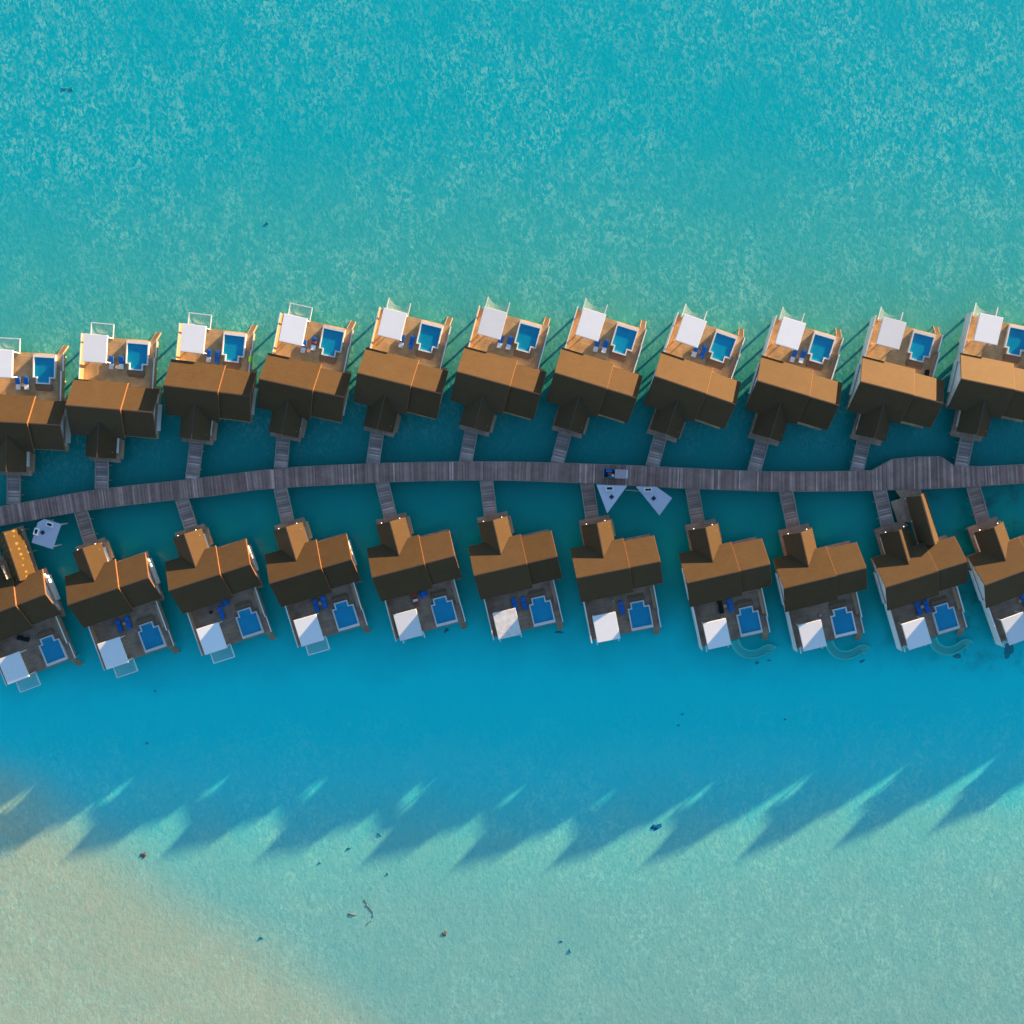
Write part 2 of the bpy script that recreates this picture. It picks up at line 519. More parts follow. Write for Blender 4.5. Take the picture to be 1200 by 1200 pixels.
    # hammock net over the water
    nfo = put(net_frame(f, 'full').build('net_frame', M['white_paint'], root), TERR)
    net_cloth(f, 'full').build('net', M['net'], nfo, smooth=True)
    # steps down to the water at the seaward corner
    mb = MB(f)
    for k in range(6):
        mb.box(10.1, 10.75, 10.13 + .22 * k, 10.13 + .22 * k + .24, ZD - .12 - .3 * k, ZD - .06 - .3 * k)
    for u in (10.06, 10.79):
        mb.bar((u, 10.1, ZD - .1), (u, 11.52, WZ - .1), .06, .2)
    put(mb.build('water_steps', M['timber'], root), TERR)
    # piles
    for u in (1.0, 5.8, 10.4):
        for v in (-3.2, 2.4):
            put(MB(f).cyl(u, v, WZ - .6, ZD - .25, .17, 10).build('pile', M['pile'], root), HOUSE)
        for v in (6.2, 9.8):
            put(MB(f).cyl(u, v, WZ - .6, ZD - .24, .17, 10).build('pile', M['pile'], root), TERR)
    for u in (2.5, 6.2):
        put(MB(f).cyl(u, -7.2, WZ - .6, ZD - .25, .14, 10).build('pile', M['pile'], root), HOUSE)
    for o, g in P:
        if g == TERR: o['_t'] = 1
    return root


ROWS = [
 ('U1', -77.32, 3.29, -3.08, 0.19), ('U2', -63.95, 5.43, -4.83, 0.29), ('U3', -49.99, 8.23, -7.0, -1.0), ('U4', -36.36, 9.15, -12.14, -0.27),
 ('U5', -22.38, 9.98, -13.83, -0.18), ('U6', -8.25, 10.16, -15.2, -0.11), ('U7', 5.59, 10.02, -17.0, -0.01), ('U8', 19.78, 9.52, -18.9, -0.23),
 ('U9', 34.3, 8.87, -16.5, -0.19), ('U10', 48.96, 8.73, -14.29, -0.21), ('U11', 63.2, 9.11, -11.5, -0.24), ('U12', 77.6, 10.0, -9.0, 0.0), ('U13', 92.0, 11.5, -6.0, 0.0),
 ('L1', -79.28, -26.1, 20.86, 0.16), ('L2', -64.49, -23.24, 18.6, 0.62), ('L3', -49.85, -21.15, 17.9, 0.47), ('L4', -35.34, -20.1, 16.4, 0.13),
 ('L5', -20.57, -19.24, 14.64, 0.03), ('L6', -5.92, -18.96, 13.01, 0.0), ('L7', 8.83, -19.31, 11.13, 0.01), ('L8', 24.68, -20.03, 12.72, 0.4),
 ('L9', 38.57, -20.78, 13.72, -0.05), ('L10', 53.23, -20.63, 17.5, 0.17), ('L11', 67.39, -20.33, 20.9, 0.03),
 ('L12', 82.0, -19.3, 22.0, 0.0), ('L13', 96.5, -17.6, 23.0, 0.0), ('L14', 111.0, -15.2, 24.0, 0.0)]
ORD = ['', 'first', 'second', 'third', 'fourth', 'fifth', 'sixth', 'seventh', 'eighth', 'ninth', 'tenth', 'eleventh']


def where(k):
    row = 'upper' if k[0] == 'U' else 'lower'
    n = int(k[1:])
    if n == 1: return f'leftmost {row}-row villa'
    if n == 11: return f'rightmost {row}-row villa'
    return f'{ORD[n]} {row}-row villa from the left'


VL = {
 'U1': 'brown-roofed villa of the upper row cut by the left picture edge, deck facing up',
 'U2': 'second upper-row villa from the left, two blue loungers by its raised pool',
 'U3': 'third upper-row villa from the left, bright green towel on its right deck wall',
 'U4': 'fourth upper-row villa from the left, red towel on a lounger by the pool',
 'U5': 'fifth upper-row villa from the left, one all-blue lounger beside its pool',
 'U6': 'sixth upper-row villa from the left, above the middle of the boardwalk',
 'U7': 'seventh upper-row villa from the left, standing above the buggy on the boardwalk',
 'U8': 'eighth upper-row villa from the left, tilted most of its row',
 'U9': 'ninth upper-row villa from the left, two blue and white loungers left of its pool',
 'U10': 'tenth upper-row villa from the left, deck without loungers, dark box by the right wall',
 'U11': 'brown-roofed villa of the upper row cut by the right picture edge',
 'L1': 'lower-row villa cut by the left edge, beside the golden-roofed walkway',
 'L2': 'second lower-row villa from the left, small wooden table between two all-blue loungers',
 'L3': 'third lower-row villa from the left, one blue lounger and a blue armchair',
 'L4': 'fourth lower-row villa from the left, pair of blue loungers close under the roof',
 'L5': 'fifth lower-row villa from the left, red-striped lounger on its shaded deck',
 'L6': 'sixth lower-row villa from the left, its white canopy stained grey',
 'L7': 'seventh lower-row villa from the left, below the triangular white shelter roof',
 'L8': 'eighth lower-row villa from the left, charcoal lounger on deck and teal slide below',
 'L9': 'ninth lower-row villa from the left, pink stool on deck and teal slide below',
 'L10': 'tenth lower-row villa from the left, joined to a dark narrow walkway roof and a slide',
 'L11': 'lower-row villa cut by the right picture edge, white canopy at its foot',
 'U12': 'upper-row villa just outside the right picture edge', 'U13': 'upper-row villa second beyond the right picture edge',
 'L12': 'lower-row villa just outside the right picture edge', 'L13': 'lower-row villa second beyond the right picture edge', 'L14': 'lower-row villa third beyond the right picture edge'}
PROTO = {'U': make_villa(1), 'L': make_villa(-1)}
NETS = {}
for f_, kind in ((1, 'sag'), (-1, 'arms')):
    a_, b_ = net_frame(f_, kind).build('net_frame', M['white_paint']), net_cloth(f_, kind).build('net', M['net'], None, smooth=True)
    NETS[f_] = (a_.data, b_.data)
    bpy.data.objects.remove(a_); bpy.data.objects.remove(b_)
used = set()
VPOS = {}
for k, X, Y, a, dv in ROWS:
    p = PROTO[k[0]]
    f = 1 if k[0] == 'U' else -1
    if k[0] in used: v = copy_tree(p)
    else:
        v = p; used.add(k[0])
    v.location = (X, Y, 0)
    v.rotation_euler = (0, 0, R(a))
    for ch in v.children:
        if '_t' in ch.keys(): ch.location = (0, f * dv, 0)
        else: ch.location = (0, 0, 0)
        if ch.name.startswith('net_frame') and int(k[1:]) >= 5:
            ch.data = NETS[f][0]
            for c2 in ch.children: c2.data = NETS[f][1]
        if k == 'L6' and ch.name.startswith('pavilion_canopy'):
            ch.data = ch.data.copy(); ch.data.materials[0] = M['canvas_stained']; ch['label'] = 'stained white canopy'
    tag(v, VL[k], 'villa', 'overwater villas along the boardwalk')
    VPOS[k] = (X, Y, R(a), f, dv)
for o in bpy.data.objects:
    if '_t' in o.keys(): del o['_t']

# ------------------------------------------------------------------ boardwalk
UP = [(-120, 622), (-60, 608), (0, 594), (50, 585), (100, 576), (150, 569.5), (200, 564.5), (250, 558.5), (300, 552), (350, 547.3), (400, 544.8), (450, 543), (500, 541.8), (550, 541.1), (600, 541.3), (650, 542.5), (700, 544.3), (750, 546), (800, 548.6), (850, 551), (900, 552.8), (950, 553), (1000, 552.2), (1022, 551.5), (1032, 546), (1046, 538.3), (1075, 535.7), (1100, 535), (1106, 537.5), (1118, 545.8), (1150, 547), (1200, 544.5), (1260, 540), (1330, 533), (1420, 522)]
LO = [(-120, 645), (-60, 630), (0, 616), (50, 607), (100, 598), (150, 591.5), (200, 586), (250, 580.7), (300, 573.7), (350, 570), (400, 567.3), (450, 564.8), (500, 563.2), (550, 562.5), (600, 562.8), (650, 564.5), (700, 566.5), (750, 569.5), (800, 572), (850, 573.7), (900, 575.6), (950, 575.6), (1000, 575), (1030, 574.3), (1080, 573), (1130, 570.7), (1200, 566), (1260, 560), (1330, 553), (1420, 542)]


def interp(tab, x):
    for (x0, y0), (x1, y1) in zip(tab, tab[1:]):
        if x0 <= x <= x1: return y0 + (y1 - y0) * (x - x0) / (x1 - x0)


bw = MB()
x = -118.0
step = 0.205 * 8.0
while x < 1416:
    # tilt of the board follows the walk's direction
    e = 8.0
    sl1 = ((interp(LO, min(x + e, 1419)) - interp(LO, x - e if x > -110 else x)) / (2 * e))
    dx = sl1 * 21
    xa, xb = x + dx * .5, x - dx * .5
    wv = step - 0.10
    j = [random.uniform(-.5, .5) for _ in range(2)]
    a0, a1 = un(xa, interp(UP, max(-119, min(xa, 1419))) + j[0]), un(xa + wv, interp(UP, max(-119, min(xa + wv, 1419))) + j[0])
    b0, b1 = un(xb, interp(LO, max(-119, min(xb, 1419))) + j[1]), un(xb + wv, interp(LO, max(-119, min(xb + wv, 1419))) + j[1])
    dz = random.uniform(-.012, .012)
    top = [(p.x, p.y, 1.62 + dz) for p in (a0, a1, b1, b0)]
    bw.loft(top, [(p[0], p[1], 1.54) for p in top])
    x += step
bwo = tag(bw.build('boardwalk', M['board']), 'long curved grey timber boardwalk between the two rows of villas', None, None, 'structure')
kb = MB()
for tab in (UP, LO):
    for (x0, y0), (x1, y1) in zip(tab, tab[1:]):
        n = max(1, int((x1 - x0) / 25))
        for i in range(n):
            xa, xb = x0 + (x1 - x0) * i / n, x0 + (x1 - x0) * (i + 1) / n
            pa, pb = un(xa, interp(tab, xa)), un(xb, interp(tab, xb))
            kb.bar((pa.x, pa.y, 1.40), (pb.x, pb.y, 1.40), .16, .26)
kb.build('bearer_beam', M['kerb'], bwo)
for i, xx in enumerate(range(-90, 1410, 30)):
    for tab, s in ((UP, 3), (LO, -3)):
        p = un(xx, interp(tab, xx) + s)
        MB().cyl(p.x, p.y, WZ - .6, 1.28, .16, 8).build('pile', M['pile'], bwo)

# ------------------------------------------------------------------ footbridges
BR = {'U1': ((16, 550), (15.6, 591)), 'U2': (((119.4, 533)), (119, 573)), 'U3': ((231, 513), (225, 562)), 'U4': ((332.5, 507), (329, 549)),
      'U5': ((443, 500), (436.9, 543.5)), 'U6': ((553, 501), (545.5, 542)), 'U7': ((663.5, 503), (652.8, 543)), 'U8': ((775.5, 506), (764.4, 546.5)),
      'U9': ((895, 512), (883.5, 553)), 'U10': ((1014, 510), (1004, 553)), 'U11': ((1135, 507), (1126.7, 547.5)),
      'L1': ((-18, 618), (-6, 655)), 'L2': ((94.4, 598.6), (106.5, 638)), 'L3': ((213, 585), (224.5, 621)), 'L4': ((328.2, 571.5), (337.5, 613)),
      'L5': ((447.7, 565), (457.8, 607)), 'L6': ((569.9, 562.7), (575, 604.5)), 'L7': ((688, 566), (694.2, 609)), 'L8': ((811, 572), (818.5, 615)),
      'L9': ((921, 575), (930.2, 620)), 'L10': ((1031, 574), (1041, 618)), 'L11': ((1140.6, 570), (1152.8, 613))}
for k, (a, b) in BR.items():
    A, B = un(*a), un(*b)
    d = B - A
    L = d.length
    root = empty('footbridge', (A.x, A.y, 0), math.atan2(d.y, d.x))
    mb = MB()
    w = 0.9
    x = 0.0
    while x < L:
        s = random.choice((.16, .2, .2, .26, .34))
        jj = random.uniform(-.03, .03)
        z = 1.565 + random.uniform(-.01, .012)
        mb.box(x, min(x + s - .035, L), -w + jj, w + jj, z - .07, z)
        x += s
    mb.build('planking', M['bridge_board_warm'] if k in ('L7', 'L8', 'L9', 'L2', 'L11') else M['bridge_board'], root)
    for sy in (-1, 1):
        MB().box(0, L, sy * .93 - .05, sy * .93 + .05, 1.36, 1.66).build('edge_beam', M['kerb'], root)
        for xx in (L * .3, L * .75):
            MB().cyl(xx, sy * .7, WZ - .6, 1.48, .11, 8).build('pile', M['pile'], root)
    tag(root, f'grey plank footbridge to the porch of the {where(k)}', 'footbridge', 'footbridges from the boardwalk to the villas')

# ------------------------------------------------------------------ deck furniture
def make_lounger(back, legs, frame, towel=None):
    r = empty('sun_lounger')
    MB().box(-.32, .32, -.95, .95, .14, .22).build('frame', M[frame], r)
    for sx in (-1, 1):
        for yy in (-.8, .8):
            MB().box(sx * .28 - .03, sx * .28 + .03, yy - .03, yy + .03, 0, .14).build('leg', M[frame], r)
    MB().box(-.34, .34, -.95, -.18, .225, .33).build('seat_cushion', M[legs], r, bevel=.04)
    mb = MB()
    a = [(-.34, -.14, .225), (.34, -.14, .225), (.34, .98, .56), (-.34, .98, .56)]
    mb.loft(a, [(x, y - .03, z + .11) for x, y, z in a])
    mb.build('backrest', M[back], r, bevel=.03)
    MB().box(-.22, .22, .66, .86, .60, .70).build('head_pillow', M[back], r, bevel=.04)
    if towel:
        MB().box(-.36, .36, .05, .42, .34, .54).build('towel', M[towel], r, bevel=.04)
    return r


def make_table(mat):
    r = empty('side_table')
    MB().box(-.24, .24, -.24, .24, .38, .43).build('table_top', M[mat], r, bevel=.012)
    MB().cyl(0, 0, 0, .38, .05, 8, .05).build('leg', M[mat], r)
    return r


def make_armchair(mat):
    r = empty('armchair')
    MB().box(-.38, .38, -.36, .40, .16, .42).build('seat', M[mat], r, bevel=.05)
    MB().box(-.38, .38, .41, .56, .16, .78).build('backrest', M[mat], r, bevel=.05)
    for sx in (-1, 1):
        MB().box(sx * .46 - .07, sx * .46 + .07, -.36, .54, .1, .58).build('armrest', M[mat], r, bevel=.04)
    for sx in (-.35, .35):
        for sy in (-.3, .42):
            MB().box(sx - .03, sx + .03, sy - .03, sy + .03, 0, .16).build('leg', M['dark_timber'], r)
    return r


LP = {}
def lounger(kind, px, py, vk, label, rot=0.0):
    args = {'bw': ('blue', 'towel_white', 'wood_pale'), 'b': ('blue', 'blue', 'dark_timber'), 'br': ('blue', 'towel_white', 'wood_pale', 'red'),
            'r': ('red', 'red', 'wood_pale', 'towel_white'), 'd': ('charcoal', 'charcoal', 'dark_timber')}[kind]
    if kind not in LP:
        o = LP[kind] = make_lounger(*args)
    else: o = copy_tree(LP[kind])
    X, Y, a, f, dv = VPOS[vk]
    p = un(px, py, ZD + .2)
    o.location = (p.x, p.y, ZD - .01)
    o.rotation_euler = (0, 0, a + (0 if f > 0 else math.pi) + R(rot))
    tag(o, label, 'sun lounger', 'sun loungers on the villa decks')


TP = {}
def table(px, py, vk, mat='wood_pale', label=None):
    if mat not in TP: o = TP[mat] = make_table(mat)
    else: o = copy_tree(TP[mat])
    X, Y, a, f, dv = VPOS[vk]
    p = un(px, py, ZD + .3)
    o.location = (p.x, p.y, ZD - .01)
    o.rotation_euler = (0, 0, a)
    tag(o, label or f'small square wooden side table between loungers on the {where(vk)}', 'table', 'side tables on the villa decks')


def pairs(vk, kl, l, kr, r, names=('blue and white', 'blue and white')):
    lounger(kl, *l, vk, f'left {names[0]} sun lounger of two on the {where(vk)}')
    lounger(kr, *r, vk, f'right {names[1]} sun lounger of two on the {where(vk)}')


pairs('U1', 'bw', (21.6, 449), 'bw', (31.5, 449)); table(27, 451, 'U1')
pairs('U2', 'bw', (130.9, 425), 'bw', (142.5, 425)); table(137.1, 430, 'U2')
pairs('U3', 'bw', (245, 417), 'b', (254.6, 419), ('blue and white', 'all-blue'))
pairs('U4', 'bw', (356, 406), 'br', (368, 403), ('blue and white', 'red-towelled blue')); table(361.5, 411, 'U4')
pairs('U5', 'bw', (471, 400), 'b', (482.5, 401.4), ('blue and white', 'all-blue'))
pairs('U6', 'bw', (586.5, 400.5), 'bw', (597, 402.3)); table(591.5, 403.5, 'U6')
pairs('U7', 'bw', (699.2, 405), 'bw', (709, 406)); table(704, 406.5, 'U7')
pairs('U8', 'bw', (814.7, 411), 'b', (824, 413), ('blue and white', 'all-blue')); table(819, 412.5, 'U8')
pairs('U9', 'bw', (929.8, 417), 'bw', (940, 418)); table(934.6, 418, 'U9')
pairs('L2', 'b', (139.9, 733), 'b', (150.3, 729.7), ('all-blue', 'all-blue')); table(145.8, 730.8, 'L2')
lounger('b', 259.5, 718, 'L3', 'single blue sun lounger on the third lower-row villa from the left')
pairs('L4', 'b', (370.3, 709.3), 'b', (379.8, 705.7), ('all-blue', 'all-blue')); table(375, 707, 'L4')
lounger('r', 486.5, 701.5, 'L5', 'red and white striped sun lounger on the fifth lower-row villa')
pairs('L6', 'b', (603, 708), 'b', (614, 706.5), ('all-blue', 'all-blue'))
lounger('b', 728, 711.8, 'L7', 'single blue sun lounger left of the pool of the seventh lower-row villa')
lounger('d', 844.2, 711, 'L8', 'charcoal sun lounger in deep shade on the eighth lower-row villa')
lounger('b', 855.5, 709, 'L8', 'blue sun lounger left of the pool of the eighth lower-row villa'); table(849.7, 710.3, 'L8')
pairs('L10', 'b', (1075.7, 712.5), 'b', (1085.4, 710.3), ('all-blue', 'all-blue')); table(1080.5, 711, 'L10')
lounger('b', 1200, 703, 'L11', 'blue sun lounger cut by the right picture edge on a lower deck')
table(1195, 704.5, 'L11')
lounger('d', 27.5, 748, 'L1', 'charcoal sun lounger on the shaded deck of the leftmost lower-row villa', 60)
table(30.5, 747, 'L1', 'pink', 'small pinkish side table beside the charcoal lounger at far left')

ac = None
for px, py, vk, lab in ((264, 706.6, 'L3', 'blue armchair by the roof edge on the third lower-row villa'), (496.6, 697, 'L5', 'blue armchair beside the red-striped lounger on the fifth lower-row villa')):
    if ac is None: o = ac = make_armchair('blue')
    else: o = copy_tree(ac)
    p = un(px, py, ZD + .4)
    o.location = (p.x, p.y, ZD - .01)
    o.rotation_euler = (0, 0, VPOS[vk][2] + R(20))
    tag(o, lab, 'armchair', 'blue armchairs on the decks')


def stool(px, py, vk, mat, label):
    r = empty('stool')
    MB().cyl(0, 0, .30, .44, .25, 14, .22).build('seat', M[mat], r, bevel=.02)
    for q in range(4):
        an = R(45 + 90 * q)
        MB().bar((.2 * math.cos(an), .2 * math.sin(an), 0), (.15 * math.cos(an), .15 * math.sin(an), .30), .04).build('leg', M['dark_timber'], r)
    p = un(px, py, ZD + .4)
    r.location = (p.x, p.y, ZD - .01)
    tag(r, label, 'stool', 'stools on the decks')


stool(961.5, 721.3, 'L9', 'pink', 'round pink stool beside the canopy of the ninth lower-row villa')
stool(718.5, 704, 'L7', 'wood_pale', 'round pale wooden stool at the roof edge of the seventh lower-row villa')
stool(247, 717.6, 'L3', 'charcoal', 'small dark stool on the third lower-row villa above its canopy')

X, Y, a, f, dv = VPOS['U10']
p = un(1087, 438, ZD + .4)
r = empty('storage_box', (p.x, p.y, ZD - .01), a)
MB().box(-.35, .35, -.5, .5, 0, .55).build('body', M['charcoal'], r, bevel=.03)
MB().box(-.38, .38, -.53, .53, .552, .62).build('lid', M['charcoal'], r, bevel=.02)
tag(r, 'dark storage box by the right wall of the tenth upper-row villa deck', 'box')

# towel hung over the right-hand wall of the third upper villa
X, Y, a, f, dv = VPOS['U3']
r = empty('beach_towel', (X, Y, 0), a)
bpy.context.view_layer.update()
mb = MB()
u0, v0 = 10.99, 6.35 + dv
prof = [(-.20, -.55), (-.19, .0), (-.15, .045), (.15, .045), (.19, .0), (.2, -.45)]
for (xa, za), (xb, zb) in zip(prof, prof[1:]):
    z0 = ZD + .95
    mb.poly([(u0 + xa, v0 - .45, z0 + za), (u0 + xb, v0 - .45, z0 + zb), (u0 + xb, v0 + .45, z0 + zb), (u0 + xa, v0 + .45, z0 + za)])
bmesh.ops.remove_doubles(mb.bm, verts=mb.bm.verts, dist=.001)
to = mb.build('beach_towel', M['green'])
bpy.data.objects.remove(r)
to.location = (X, Y, 0); to.rotation_euler = (0, 0, a)
tag(to, 'bright green beach towel hung over the right wall of the third upper-row villa', 'towel')

# ------------------------------------------------------------------ water slides
def make_slide():
    r = empty('water_slide')
    path = []
    n = 26
    base = [(5.62, 10.2), (5.85, 11.3), (6.6, 12.35), (7.8, 12.95), (9.1, 13.0), (10.2, 12.75), (10.9, 12.9), (11.35, 13.4)]
    def cat(p0, p1, p2, p3, t):
        return tuple(.5 * ((2 * b) + (-a + c) * t + (2 * a - 5 * b + 4 * c - d) * t * t + (-a + 3 * b - 3 * c + d) * t ** 3) for a, b, c, d in zip(p0, p1, p2, p3))
    pts = [base[0]] + base + [base[-1]]
    for i in range(len(base) - 1):
        for k in range(5):
            path.append(cat(*pts[i:i + 4], k / 5))
    path.append(base[-1])
    mb = MB(-1)
    rings = []
    N = len(path)
    for i, (x, y) in enumerate(path):
        x0, y0 = path[max(i - 1, 0)]; x1, y1 = path[min(i + 1, N - 1)]
        d = Vector((x1 - x0, y1 - y0)).normalized()
        nx, ny = -d.y, d.x
        z = 1.95 + (WZ - 1.75) * (i / (N - 1)) ** .85
        ring = []
        for s in range(9):
            an = math.pi * s / 8
            q = -math.cos(an) * .55
            ring.append((x + nx * q, y + ny * q, z - math.sin(an) * .30 + .18))
        for s in range(8, -1, -1):
            an = math.pi * s / 8
            q = -math.cos(an) * .62
            ring.append((x + nx * q, y + ny * q, z - math.sin(an) * .37 + .17))
        rings.append(mb.vs(ring))
    for a_, b_ in zip(rings, rings[1:]):
        for s in range(len(a_)):
            j = (s + 1) % len(a_)
            mb.bm.faces.new((a_[s], a_[j], b_[j], b_[s]))
    mb.bm.faces.new(rings[0][::-1]); mb.bm.faces.new(rings[-1])
    mb.build('chute', M['chute'], r, smooth=True)
    for side in (0, 8):
        rm = MB(-1)
        P_ = []
        for i, (x, y) in enumerate(path):
            x0, y0 = path[max(i - 1, 0)]; x1, y1 = path[min(i + 1, N - 1)]
            d = Vector((x1 - x0, y1 - y0)).normalized()
            q = -math.cos(math.pi * side / 8) * .585
            P_.append((x - d.y * q, y + d.x * q, 1.95 + (WZ - 1.75) * (i / (N - 1)) ** .85 + .225))
        for a_, b_ in zip(P_, P_[1:]): rm.bar(a_, b_, .12, .09)
        rm.build('rim', M['rim'], r)
    for i in (7, 17, 27):
        x, y = path[i]
        MB(-1).cyl(x, y, WZ - .6, 1.75 + (WZ - 1.75) * (i / (N - 1)) ** .85, .07, 8).build('post', M['white_paint'], r)
    return r


sp = None
for k, lab in (('L8', 'curved teal water slide running from the eighth lower-row villa into the lagoon'), ('L9', 'curved teal water slide below the ninth lower-row villa, middle of three'), ('L10', 'curved teal water slide below the tenth lower-row villa, rightmost of three')):
    if sp is None: o = sp = make_slide()
    else: o = copy_tree(sp)
    X, Y, a, f, dv = VPOS[k]
    o.location = (X + math.sin(a) * dv, Y - math.cos(a) * dv, 0)
    o.rotation_euler = (0, 0, a)
    tag(o, lab, 'water slide', 'teal water slides of the lower villas')

# ------------------------------------------------------------------ pale shelters by the boardwalk
def shelter(poly, units, hatch, posts, label, zt):
    P = [un(x, y, zt) for x, y in poly]
    c = sum(P, Vector()) / len(P)
    r = empty('jetty_shelter', (c.x, c.y, 0))
    MB().prism([(p.x - c.x, p.y - c.y) for p in P], zt - .12, zt).build('roof', M['shelter'], r)
    for (x, y, w, h, rot) in units:
        p = un(x, y, zt) - c
        mb = MB()
        q = R(rot)
        def rect(a, b): return [(p.x + sx * a * math.cos(q) - sy * b * math.sin(q), p.y + sx * a * math.sin(q) + sy * b * math.cos(q)) for sx, sy in ((-1, -1), (1, -1), (1, 1), (-1, 1))]
        mb.ring(rect(w, h), rect(w - .14, h - .14), zt + .003, zt + .32)
        uo = mb.build('rooftop_unit', M['white_paint'], r)
        mb = MB(); mb.prism(rect(w - .145, h - .145), zt + .003, zt + .2); mb.build('grille', M['machine'], uo)
        mb = MB()
        for s in (-1, 1):
            mb.cyl(p.x + s * w * .38 * math.cos(q), p.y + s * w * .38 * math.sin(q), zt + .2, zt + .27, min(w, h) * .42, 12)
        mb.build('fan', M['towel_white'] if False else M['charcoal'], uo)
    x, y, s, rot = hatch
    p = un(x, y, zt) - c
    MB().box(p.x - s, p.x + s, p.y - s, p.y + s, zt + .003, zt + .05, rot=R(rot)).build('hatch', M['hatch'], r)
    for x, y in posts:
        p = un(x, y, zt) - c
        MB().cyl(p.x, p.y, WZ - .6, zt - .12, .1, 10).build('post', M['white_paint'], r)
    tag(r, label, 'shelter', 'pale flat-roofed shelters beside the boardwalk')


shelter([(698.9, 567.8), (735, 569.2), (711.6, 601.5)], [(714.2, 572.3, .55, .33, 2)], (716.7, 582.3, .27, 45),
        [(702.5, 570.5), (730.5, 570.8), (711.8, 596)], 'triangular pale shelter roof beside the boardwalk, below the buggy', 2.9)
shelter([(745.3, 570), (769.3, 570.4), (787.6, 583.6), (772.8, 604)], [(759.3, 573.8, .58, .3, 2)], (766, 584, .27, 45),
        [(749.5, 572.5), (768, 572.5), (784, 584), (772.6, 599.5)], 'four-sided pale shelter roof right of the triangular one', 2.9)
shelter([(51.7, 608.3), (71.7, 614.2), (61.8, 643.5), (37, 635.8), (44.2, 612.3)], [(58.8, 614.6, .50, .34, -18), (43.3, 622.8, .34, .50, -18)], (50, 624, .27, 30),
        [(52, 611), (69.5, 615), (61.5, 640.5), (40, 634)], 'five-sided pale shelter roof with two units, beside the golden walkway roof', 2.6)
p, q = un(733, 574.2, 1.3), un(752, 575.6, 1.3)
mb = MB(); mb.bar(p, q, .14, .14)
tag(mb.build('mooring_beam', M['kerb']), 'thin grey beam spanning the water between two pale shelters', 'beam')

# ------------------------------------------------------------------ covered walkways
def covered(ridge, half, z0, zr_, mat, label, deckpoly=None):
    A, B = un(*ridge[0], zr_), un(*ridge[1], zr_)
    d = B - A
    L = d.length
    r = empty('covered_walkway', (A.x, A.y, 0), math.atan2(d.y, d.x))
    mb = MB()
    gable(mb, 0, L, -half, half, z0, zr_, z0, .16)
    ro = mb.build('roof', mat, r)
    MB().bar((0, 0, zr_ + .02), (L, 0, zr_ + .02), .18, .08).build('ridge_cap', M['ridge'], ro)
    n = 3
    for i in range(n):
        for s in (-1, 1):
            MB().box(.3 + (L - .6) * i / (n - 1) - .06, .3 + (L - .6) * i / (n - 1) + .06, s * (half - .25) - .06, s * (half - .25) + .06, ZD, z0 + .05).build('post', M['white_paint'], r)
            MB().cyl(.3 + (L - .6) * i / (n - 1), s * (half - .25), WZ - .6, ZD - .21, .12, 8).build('pile', M['pile'], r)
    MB().box(-.3, L + .1, -half + .1, half - .1, ZD - .2, ZD - .015).build('floor', M['deck'], r)
    if deckpoly:
        P = [r_p for r_p in deckpoly]
        c, s = math.cos(-r.rotation_euler.z), math.sin(-r.rotation_euler.z)
        loc = []
        for x, y in P:
            w = un(x, y, ZD) - Vector((A.x, A.y, 0))
            loc.append((w.x * c - w.y * s, w.x * s + w.y * c))
        MB().prism(loc, ZD - .2, ZD - .03).build('landing', M['deck'], r)
    tag(r, label, 'covered walkway', 'narrow roofed walkways in the lower row')


covered(((4.0, 624), (23.5, 681)), 1.75, 2.9, 4.35, M['gold_thatch'], 'golden thatched walkway roof at the far left below the boardwalk')
covered(((1079, 580.5), (1095.5, 639)), 1.45, 2.8, 4.7, M['roof'], 'narrow dark walkway roof between the wide landing and the tenth lower-row villa',
        [(1049, 574), (1079, 573), (1083, 590), (1066, 612), (1052, 611), (1044, 588), (1056, 584)])

# ------------------------------------------------------------------ buggy with luggage
p = un(721, 554.8, 1.62)
r = empty('luggage_buggy', (p.x, p.y, 1.635), R(-2))
MB().box(-1.75, 1.65, -.62, .62, .30, .42).build('chassis', M['charcoal'], r, bevel=.03)
MB().box(-1.72, -.15, -.60, .60, .422, .48).build('cargo_bed', M['dark_timber'], r)
mb = MB()
mb.box(-1.80, -1.74, -.66, .66, .35, .95); mb.box(-1.735, -.2, .61, .66, .43, .80); mb.box(-1.735, -.2, -.66, -.61, .43, .80)
mb.build('bed_rail', M['cyan'], r)
MB().box(.95, 1.72, -.58, .58, .425, .95).build('front_cowl', M['towel_white'], r, bevel=.1)
MB().box(.0, .5, -.55, .55, .425, .80).build('seat', M['charcoal'], r, bevel=.05)
MB().box(-.12, -.02, -.55, .55, .6, 1.25).build('seat_back', M['charcoal'], r, bevel=.03)
ro = MB().box(-.25, 1.45, -.66, .66, 1.82, 1.90).build('cab_roof', M['cab'], r, bevel=.03)
MB().box(1.455, 1.60, -.62, .62, 1.80, 1.88).build('roof_visor', M['towel_white'], ro, bevel=.03)
for sx, sy in ((-.15, .58), (-.15, -.58), (1.35, .55), (1.35, -.55)):
    MB().bar((sx, sy, .42), (sx * .95, sy, 1.82), .05).build('roof_post', M['white_paint'], r)
MB().bar((.62, .28, .95), (.78, .28, .88), .32, .05).build('steering_wheel', M['rubber'], r)
for sx in (-1.2, 1.2):
    for sy in (-.56, .56):
        mb = MB()
        ring = [(sx + .24 * math.cos(2 * math.pi * i / 16), .24 + .24 * math.sin(2 * math.pi * i / 16)) for i in range(16)]
        mb.loft([(x, sy - .09, z) for x, z in ring], [(x, sy + .09, z) for x, z in ring])
        mb.build('wheel', M['rubber'], r, bevel=.02)
